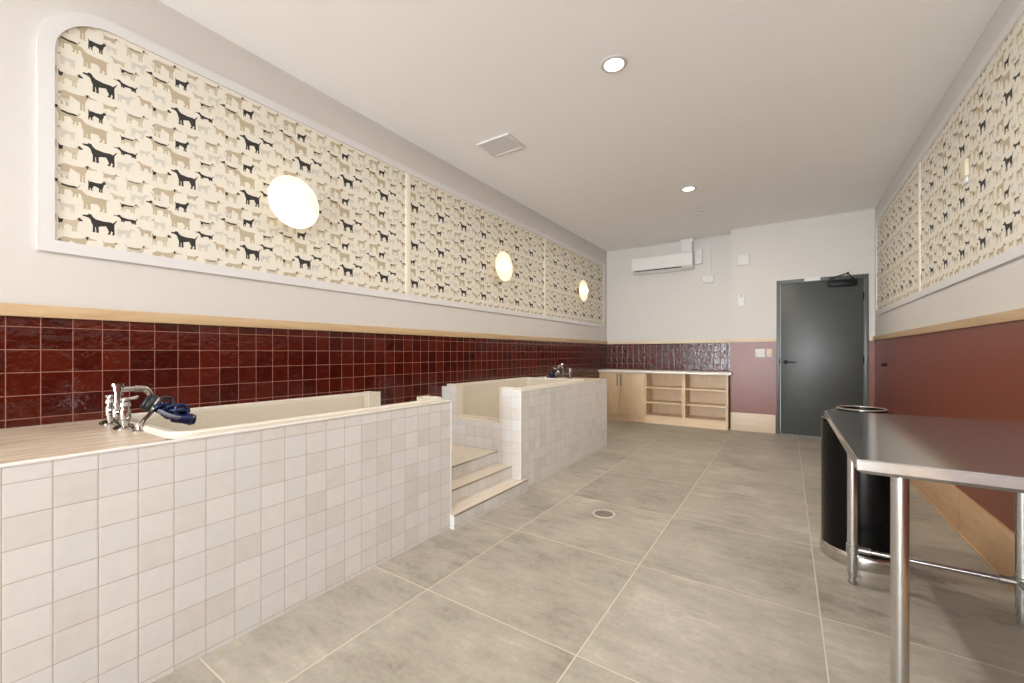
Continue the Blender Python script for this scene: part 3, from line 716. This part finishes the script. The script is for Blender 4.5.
# ------------------------------------------------------------------ back counter
def build_counter():
    yf, yb = 7.275, B1-0.009
    b = NBM(); box(b, L+0.01, -0.715, yf-0.07, yb, 0.868, 0.908, 0.004)
    # stops at the wall corner: the overhang past it is only in front of the door wall
    tag(obj('countertop', b, 'white_counter', None, True), 'long white countertop over the cabinet and open shelves against back wall', 'countertop')
    x0, x1 = L+0.012, -2.066
    t = root('base_cabinet', ((x0+x1)/2, (yf+yb)/2, 0), 'pale maple cabinet with two doors under left end of the white countertop', 'cabinet')
    b = NBM(); box(b, x0, x1, yf+0.002, yb, 0.11, 0.867); box(b, x0, x1, yf+0.02, yb, 0, 0.11)
    obj('body', b, 'maple', t)
    mid = -2.506
    for (a, c, hx) in ((x0+0.003, mid-0.0025, mid-0.038), (mid+0.0025, x1-0.003, mid+0.030)):
        b = NBM(); box(b, a, c, yf-0.018, yf, 0.115, 0.862, 0.0015); d = obj('door', b, 'maple', t, True)
        b = NBM(); box(b, hx-0.005, hx+0.005, yf-0.046, yf-0.036, 0.628, 0.838, 0.002)
        for z in (0.65, 0.816): cyl(b, (hx, yf-0.018, z), (hx, yf-0.038, z), 0.004, 8)
        obj('handle', b, 'black_satin', d, True)
    x0, x1 = -2.064, -0.768
    t = root('open_shelf_unit', ((x0+x1)/2, (yf+yb)/2, 0), 'pale maple open shelving unit with six cubbies under the white countertop', 'shelf unit')
    for (a, c) in ((x0, x0+0.028), (x1-0.036, x1)):
        b = NBM(); box(b, a, c, yf, yb, 0.0 if a > -1 else 0.125, 0.867, 0.001); obj('side_panel', b, 'maple', t)
    b = NBM(); box(b, -1.453, -1.402, yf, yb-0.012, 0.14, 0.867, 0.001); obj('divider', b, 'maple', t)
    b = NBM(); box(b, x0+0.028, x1-0.036, yb-0.012, yb, 0.125, 0.867); obj('back_panel', b, 'maple', t)
    b = NBM(); box(b, x0+0.028, x1-0.036, yf, yb-0.012, 0.122, 0.14, 0.001); obj('bottom_panel', b, 'maple_flat', t)
    b = NBM(); box(b, x0, x1-0.036, yf+0.006, yf+0.024, 0.0, 0.122, 0.001); obj('toe_board', b, 'maple_flat', t)
    for z in (0.605, 0.348):
        for (a, c) in ((x0+0.028, -1.453), (-1.402, x1-0.036)):
            b = NBM(); box(b, a, c, yf+0.004, yb-0.012, z, z+0.022, 0.001); obj('shelf', b, 'maple_flat', t)

# ------------------------------------------------------------------ wall and ceiling fittings
def build_fittings():
    # air conditioner
    x0, x1, z0, z1, yb = -2.36, -1.33, 2.66, 2.945, B1
    t = root('air_conditioner', (-1.845, B1, z0), 'white wall-mounted split air conditioner high on the recessed back wall', 'air conditioner')
    b = NBM(); prism(b, [(yb-0.001, z0), (yb-0.001, z1), (yb-0.17, z1), (yb-0.195, z1-0.02), (yb-0.2, z0+0.06), (yb-0.185, z0+0.035), (yb-0.12, z0+0.004), (yb-0.10, z0)], x0, x1, 'yz')
    bmesh.ops.bevel(b, geom=[e for e in b.edges], offset=0.004, segments=2, affect='EDGES')
    body = obj('casing', b, 'white_gloss', t, True)
    b = NBM(); box(b, x0+0.05, x1-0.17, yb-0.197, yb-0.18, z0+0.020, z0+0.040, 0.002); obj('outlet_slot', b, 'grey_slot', t)
    b = NBM(); prism(b, [(yb-0.1965, z0+0.02), (yb-0.19, z0+0.024), (yb-0.14, z0-0.006), (yb-0.143, z0-0.010)], x0+0.055, x1-0.175, 'yz'); obj('louver', b, 'white_gloss', t, True)
    b = NBM(); box(b, x0+0.01, x1-0.01, yb-0.2015, yb-0.2, z0+0.07, z1-0.025, 0.0005); obj('front_panel', b, 'white_gloss', t)
    # pipe cover above it
    b = NBM(); box(b, -1.53, -1.352, B1-0.09, B1, z1, CEIL-0.001, 0.006); box(b, -1.545, -1.337, B1-0.098, B1, CEIL-0.05, CEIL-0.001, 0.004)
    tag(obj('pipe_cover', b, 'white_trim', None, True), 'white boxed pipe cover rising from the air conditioner to the ceiling', 'pipe cover')
    # wiring conduit and its boxes
    t = root('wiring_conduit', (-1.09, B1, 2.53), 'thin white wiring conduit bending down to an outlet box right of air conditioner', 'conduit')
    b = NBM(); box(b, -1.336, -1.075, B1-0.022, B1, 3.085, 3.107, 0.003); box(b, -1.106, -1.075, B1-0.022, B1, 2.53, 3.085, 0.003); obj('raceway', b, 'white_trim', t, True)
    b = NBM(); box(b, -1.195, -1.02, B1-0.045, B1, 2.405, 2.53, 0.006); bx = obj('outlet_box', b, 'white_gloss', t, True)
    b = NBM(); box(b, -1.15, -1.065, B1-0.047, B1-0.045, 2.43, 2.505, 0.0005); obj('cover_plate', b, 'white_trim', bx)
    t = root('disconnect_box', (-1.25, B1, 2.74), 'white upright disconnect box directly beside the air conditioner right end', 'electrical box')
    b = NBM(); box(b, -1.312, -1.195, B1-0.06, B1, 2.74, 2.985, 0.008); obj('casing', b, 'white_gloss', t, True)
    b = NBM(); box(b, -1.300, -1.207, B1-0.066, B1-0.06, 2.755, 2.97, 0.003); obj('cover', b, 'white_trim', t, True)
    # alarm sounder and strobe on the door wall
    t = root('alarm_sounder', (-0.556, B2, 2.59), 'square white alarm box high on the wall left of the door', 'alarm')
    b = NBM(); box(b, -0.635, -0.478, B2-0.04, B2, 2.588, 2.758, 0.012, seg=3); obj('casing', b, 'white_gloss', t, True)
    b = NBM(); box(b, -0.618, -0.495, B2-0.046, B2-0.04, 2.605, 2.741, 0.004); obj('cover', b, 'white_trim', t, True)
    t = root('wall_sensor', (-0.595, B2, 1.95), 'small white upright sensor box on white wall above the oak rail, left of door', 'sensor')
    b = NBM(); box(b, -0.645, -0.548, B2-0.03, B2, 1.95, 2.142, 0.006); obj('casing', b, 'white_gloss', t, True)
    b = NBM(); box(b, -0.612, -0.578, B2-0.034, B2-0.03, 2.085, 2.125, 0.001); obj('lens', b, 'vent_grey', t)
    # switches
    t = root('light_switch', (-0.342, B2-0.004, 1.15), 'wide white three-rocker light switch plate left of the door', 'light switch')
    b = NBM(); box(b, -0.408, -0.276, B2-0.012, B2-0.004, 1.152, 1.278, 0.003); obj('plate', b, 'white_gloss', t, True)
    for k in range(3):
        b = NBM(); x = -0.387 + k*0.0455; box(b, x-0.015, x+0.015, B2-0.017, B2-0.012, 1.182, 1.248, 0.003); obj('rocker', b, 'white_trim', t, True)
    t = root('power_outlet', (-0.222, B2-0.004, 1.16), 'ivory outlet plate between the white switch plate and the door frame', 'outlet')
    b = NBM(); box(b, -0.258, -0.187, B2-0.011, B2-0.004, 1.158, 1.278, 0.003); p = obj('plate', b, 'ivory', t, True)
    for z in (1.192, 1.244):
        b = NBM(); box(b, -0.238, -0.207, B2-0.014, B2-0.011, z-0.017, z+0.017, 0.004); rc = obj('receptacle', b, 'ivory', t, True)
        b = NBM()
        for dx in (-0.006, 0.006): box(b, -0.2225+dx-0.0012, -0.2225+dx+0.0012, B2-0.0145, B2-0.0139, z-0.004, z+0.009)
        obj('slots', b, 'grey_slot', rc)
    # white box on the right wallpaper
    t = root('wall_box', (R-0.005, 3.935, 2.34), 'small white box on the right wall dog-print wallpaper', 'wall box')
    b = NBM(); box(b, R-0.026, R-0.005, 3.885, 3.985, 2.375, 2.49, 0.005); obj('casing', b, 'ivory', t, True)
    b = NBM(); box(b, R-0.018, R-0.005, 3.90, 3.99, 2.335, 2.38, 0.004); obj('lower_casing', b, 'white_trim', t, True)
    # door stop
    t = root('door_stop', (R-0.004, 6.586, 1.074), 'small black door bumper on the brown-red right wall', 'door stop')
    b = NBM(); lathe(b, (R-0.004,6.586,1.074),(-1,0,0),[(0,0.022),(0.005,0.022),(0.008,0.014),(0.024,0.013)],20); obj('base', b, 'black_satin', t, True)
    b = NBM(); lathe(b, (R-0.026,6.586,1.074),(-1,0,0),[(0,0.017),(0.008,0.021),(0.02,0.02),(0.026,0.012),(0.027,0)],20); obj('bumper', b, 'black_rubber', t, True)
    # recessed lights
    t = root('ceiling_light', (-0.975, 2.71, CEIL), 'recessed round ceiling light nearer the ceiling vent, larger of two', 'ceiling light', 'recessed ceiling lights')
    b = NBM(); lathe(b, (-0.975,2.71,CEIL),(0,0,-1),[(0,0.088),(0.005,0.088),(0.010,0.082),(0.010,0.066),(0.002,0.064),(0,0.064)],40); obj('trim_ring', b, 'vent_grey', t, True)
    b = NBM(); lathe(b, (-0.975,2.71,CEIL),(0,0,-1),[(0.001,0.064),(0.004,0.062),(0.0045,0.0)],32); obj('lens', b, 'led', t, True)
    dup(t, (-0.975, 5.26, CEIL), 'recessed round ceiling light nearer the door, smaller of two', 'recessed ceiling lights')
    # supply vent
    x0, x1, y0, y1 = -2.425, -2.06, 3.035, 3.335
    t = root('ceiling_vent', ((x0+x1)/2, (y0+y1)/2, CEIL), 'square white slatted air vent in the ceiling', 'vent')
    b = NBM(); f = 0.035
    for (a, c, d, e) in ((x0,x1,y0,y0+f),(x0,x1,y1-f,y1),(x0,x0+f,y0+f,y1-f),(x1-f,x1,y0+f,y1-f)): box(b, a, c, d, e, CEIL-0.014, CEIL, 0.003)
    obj('frame', b, 'white_trim', t, True)
    b = NBM(); box(b, x0+f, x1-f, y0+f, y1-f, CEIL-0.002, CEIL); obj('duct_back', b, 'vent_grey', t)
    b = NBM(); n = 11
    for k in range(n):
        x = x0+f+0.008 + (x1-x0-2*f-0.016)*k/(n-1)
        prism(b, [(x-0.013, CEIL-0.011), (x-0.012, CEIL-0.0125), (x+0.012, CEIL-0.004), (x+0.011, CEIL-0.0025)], y0+f, y1-f, 'xz')
    obj('slats', b, 'white_trim', t)
    # sprinkler
    t = root('fire_sprinkler', (-0.976, 6.197, CEIL), 'small fire sprinkler head on the ceiling towards the air conditioner', 'sprinkler')
    b = NBM(); lathe(b, (-0.976,6.197,CEIL),(0,0,-1),[(0,0.035),(0.004,0.034),(0.008,0.02),(0.012,0.011),(0.03,0.010)],20); obj('escutcheon', b, 'satin_chrome', t, True)
    b = NBM(); lathe(b, (-0.976,6.197,CEIL-0.052),(0,0,-1),[(0,0.004),(0.002,0.018),(0.004,0.018),(0.005,0)],16)
    for s in (-1, 1): tube(b, [(-0.976+s*0.009,6.197,CEIL-0.03),(-0.976+s*0.012,6.197,CEIL-0.042),(-0.976+s*0.003,6.197,CEIL-0.053)],0.002,6)
    obj('deflector', b, 'satin_chrome', t, True)
    # floor drain
    cx, cy = -1.152, 2.984
    t = root('floor_drain', (cx, cy, 0), 'round chrome floor drain set in the concrete-look floor tiles', 'drain')
    b = NBM(); lathe(b, (cx,cy,0),(0,0,1),[(0.0,0.086),(0.003,0.086),(0.005,0.082),(0.005,0.070),(0.001,0.067),(0.0,0.067)],40); obj('ring', b, 'pale_nickel', t, True)
    b = NBM(); lathe(b, (cx,cy,0),(0,0,1),[(0.0005,0.068),(0.001,0.0)],32); obj('well', b, 'grout_dark', t)
    b = NBM()
    for k in range(-4, 5):
        x = k*0.0145; hl = math.sqrt(0.068**2 - x*x); box(b, cx+x-0.0038, cx+x+0.0038, cy-hl, cy+hl, 0.001, 0.003)
    for yy in (-0.03, 0.0, 0.03): box(b, cx-0.06, cx+0.06, cy+yy-0.004, cy+yy+0.004, 0.001, 0.0032)
    obj('grate', b, 'satin_chrome', t)

# ------------------------------------------------------------------ table and bin
def build_table():
    x0, x1, y0, y1, zt = 0.178, 0.958, 1.632, 2.935, 0.895
    t = root('work_table', ((x0+x1)/2, (y0+y1)/2, 0), 'stainless steel work table with tube legs beside the right wall', 'table')
    b = NBM(); h = 0.044; c = 0.014
    o = [(x0,y0),(x1,y0),(x1,y1),(x0,y1)]; i1 = [(x0+c,y0+c),(x1-c,y0+c),(x1-c,y1-c),(x0+c,y1-c)]
    rg = [[b.verts.new((x,y,z)) for x,y in q] for q, z in ((o, zt), (o, zt-h+0.012), (i1, zt-h))]
    b.faces.new(rg[0]); b.faces.new(list(reversed(rg[2])))
    for p, q in zip(rg, rg[1:]):
        for k in range(4): b.faces.new((p[k], q[k], q[(k+1)%4], p[(k+1)%4]))
    bmesh.ops.bevel(b, geom=[e for e in b.edges if all(abs(v.co.z-zt) < 1e-5 for v in e.verts)], offset=0.003, segments=3, affect='EDGES')
    obj('tabletop', b, 'steel_top', t, True)
    legs = {'nl': (0.288, 1.712), 'fl': (0.288, 2.815), 'nr': (0.88, 1.712), 'fr': (0.88, 2.815)}
    for k, (x, y) in legs.items():
        b = NBM(); cyl(b, (x,y,0.062),(x,y,zt-h+0.004),0.0215,28); lg = obj('leg', b, 'steel_leg', t, True)
        b = NBM(); lathe(b, (x,y,0),(0,0,1),[(0,0.016),(0.004,0.018),(0.02,0.018),(0.024,0.012),(0.034,0.012),(0.036,0.0175),(0.064,0.0185)],20); obj('foot', b, 'cast_metal', lg, True)
    zb = 0.185
    b = NBM(); cyl(b, (0.288,2.815,zb),(0.88,2.815,zb),0.0125,18); br = obj('brace', b, 'steel_leg', t, True)
    for x, sg in ((0.288, 1), (0.88, -1)):
        b = NBM(); cyl(b, (x,2.815,zb-0.026),(x,2.815,zb+0.026),0.0265,24, bev=0.003); cyl(b, (x+sg*0.02,2.815,zb),(x+sg*0.075,2.815,zb),0.0175,20, bev=0.003)
        cyl(b, (x-0.008*sg,2.795,zb),(x-0.008*sg,2.782,zb),0.007,10); obj('clamp', b, 'cast_metal', br, True)
    x = 0.88
    b = NBM(); cyl(b, (x,1.712,zb),(x,2.815,zb),0.0125,18); br = obj('brace', b, 'steel_leg', t, True)
    b = NBM(); cyl(b, (x,2.795,zb),(x,2.74,zb),0.0175,18, bev=0.003); obj('clamp', b, 'cast_metal', br, True)

def build_bin():
    cx, cy, r = 0.372, 3.205, 0.195
    t = root('trash_can', (cx, cy, 0), 'round gloss black open-top trash can behind the steel table', 'trash can')
    b = NBM(); lathe(b, (cx,cy,0),(0,0,1),[(0.075,r-0.006),(0.08,r),(0.80,r),(0.825,r-0.004),(0.852,r-0.022),(0.872,r-0.055),(0.880,r-0.078),(0.884,r-0.082),(0.872,r-0.086),(0.70,r-0.08),(0.70,0.0)],56); obj('body', b, 'black_gloss', t, True)
    b = NBM(); lathe(b, (cx,cy,0),(0,0,1),[(0.0,r-0.004),(0.0,r+0.004),(0.010,r+0.007),(0.055,r+0.007),(0.070,r+0.003),(0.078,r-0.003)],56); obj('base_band', b, 'satin_chrome', t, True)
    b = NBM(); torus(b, (cx,cy,0.886),(0,0,1),r-0.080,0.006,56,10); obj('top_ring', b, 'chrome', t, True)
    b = NBM(); torus(b, (cx,cy,0.824),(0,0,1),r-0.003,0.003,56,8); obj('shoulder_ring', b, 'satin_chrome', t, True)

# ------------------------------------------------------------------ build everything
build_room(); build_door(); build_panels(); build_sconces()
tub('dog_wash_tub', 2.165, -1, 0.60, 0.0, 'near white-tiled dog wash tub, its low side facing the steps, filling the left foreground')
tub('dog_wash_tub', 3.077, 1, 4.60, 5.166, 'far white-tiled dog wash tub with notched entry behind the steps')
build_steps()
f1 = faucet(None); h1 = sprayer()
dx = -2.44 - (-2.58)
dup(f1, (-2.44, 4.85, ZT+0.001), 'chrome bridge faucet with two levers on the deck of the far tub', 'tub deck faucets', PI)
dup(h1, (-2.44-(h1.location.x+2.55), 4.85-(h1.location.y-0.572), ZT+0.001), 'coiled navy spray hose with black coupling on the far tub', 'spray hoses', PI)
build_counter(); build_fittings(); build_table(); build_bin()

# ------------------------------------------------------------------ light
def area(name, loc, rot, sx, sy, power, col):
    d = bpy.data.lights.new(name, 'AREA'); d.shape = 'RECTANGLE'; d.size = sx; d.size_y = sy; d.energy = power; d.color = col
    o = bpy.data.objects.new(name, d); COL.objects.link(o); o.location = loc; o.rotation_euler = rot; return o
area('shop_window_daylight', (-0.95, REAR-0.14, 1.525), (math.radians(90), 0, 0), 3.5, 2.8, 490, (0.89, 0.945, 1.0))
for y, p in ((-4.94, 22), (-2.39, 22), (0.16, 18), (2.71, 22), (5.26, 24)):  # first three are unseen fill lamps added along the row, without fixtures
    d = bpy.data.lights.new('downlight_and_fill', 'AREA'); d.shape = 'DISK'; d.size = 0.13; d.energy = p; d.color = (0.94, 0.97, 1.0) if y < 1 else (1.0, 0.93, 0.83); d.spread = math.radians(178)
    o = bpy.data.objects.new('downlight_and_fill', d); COL.objects.link(o); o.location = (-0.975, y, CEIL-0.012)
sd = bpy.data.lights.new('added_bounce_sun', 'SUN'); sd.energy = 27.0; sd.angle = math.radians(0.6); sd.color = (0.89, 0.95, 1.0)  # added sun through the rear window; its floor bounce lifts the ceiling
so = bpy.data.objects.new('added_bounce_sun', sd); COL.objects.link(so); so.location = (-1, -14, 4); so.rotation_euler = (math.radians(90-24), 0, math.radians(4))
w = bpy.data.worlds.new('World'); SC.world = w; w.use_nodes = True
bg = w.node_tree.nodes['Background']; bg.inputs[0].default_value = (0.85, 0.92, 1.0, 1); bg.inputs[1].default_value = 1.0

# ------------------------------------------------------------------ camera
cam = bpy.data.cameras.new('Camera'); co = bpy.data.objects.new('Camera', cam); COL.objects.link(co)
co.location = (0, 0, EYE); co.rotation_euler = (math.radians(90), 0, math.radians(33.663))
cam.sensor_width = 36; cam.lens = 412.78*36/1024; cam.shift_y = (352.76-341.5)/1024; cam.clip_start = 0.02
SC.camera = co
vs = SC.view_settings; vs.view_transform = 'Standard'; vs.look = 'None'; vs.gamma = 1.0; vs.use_curve_mapping = False; vs.exposure = 0.32
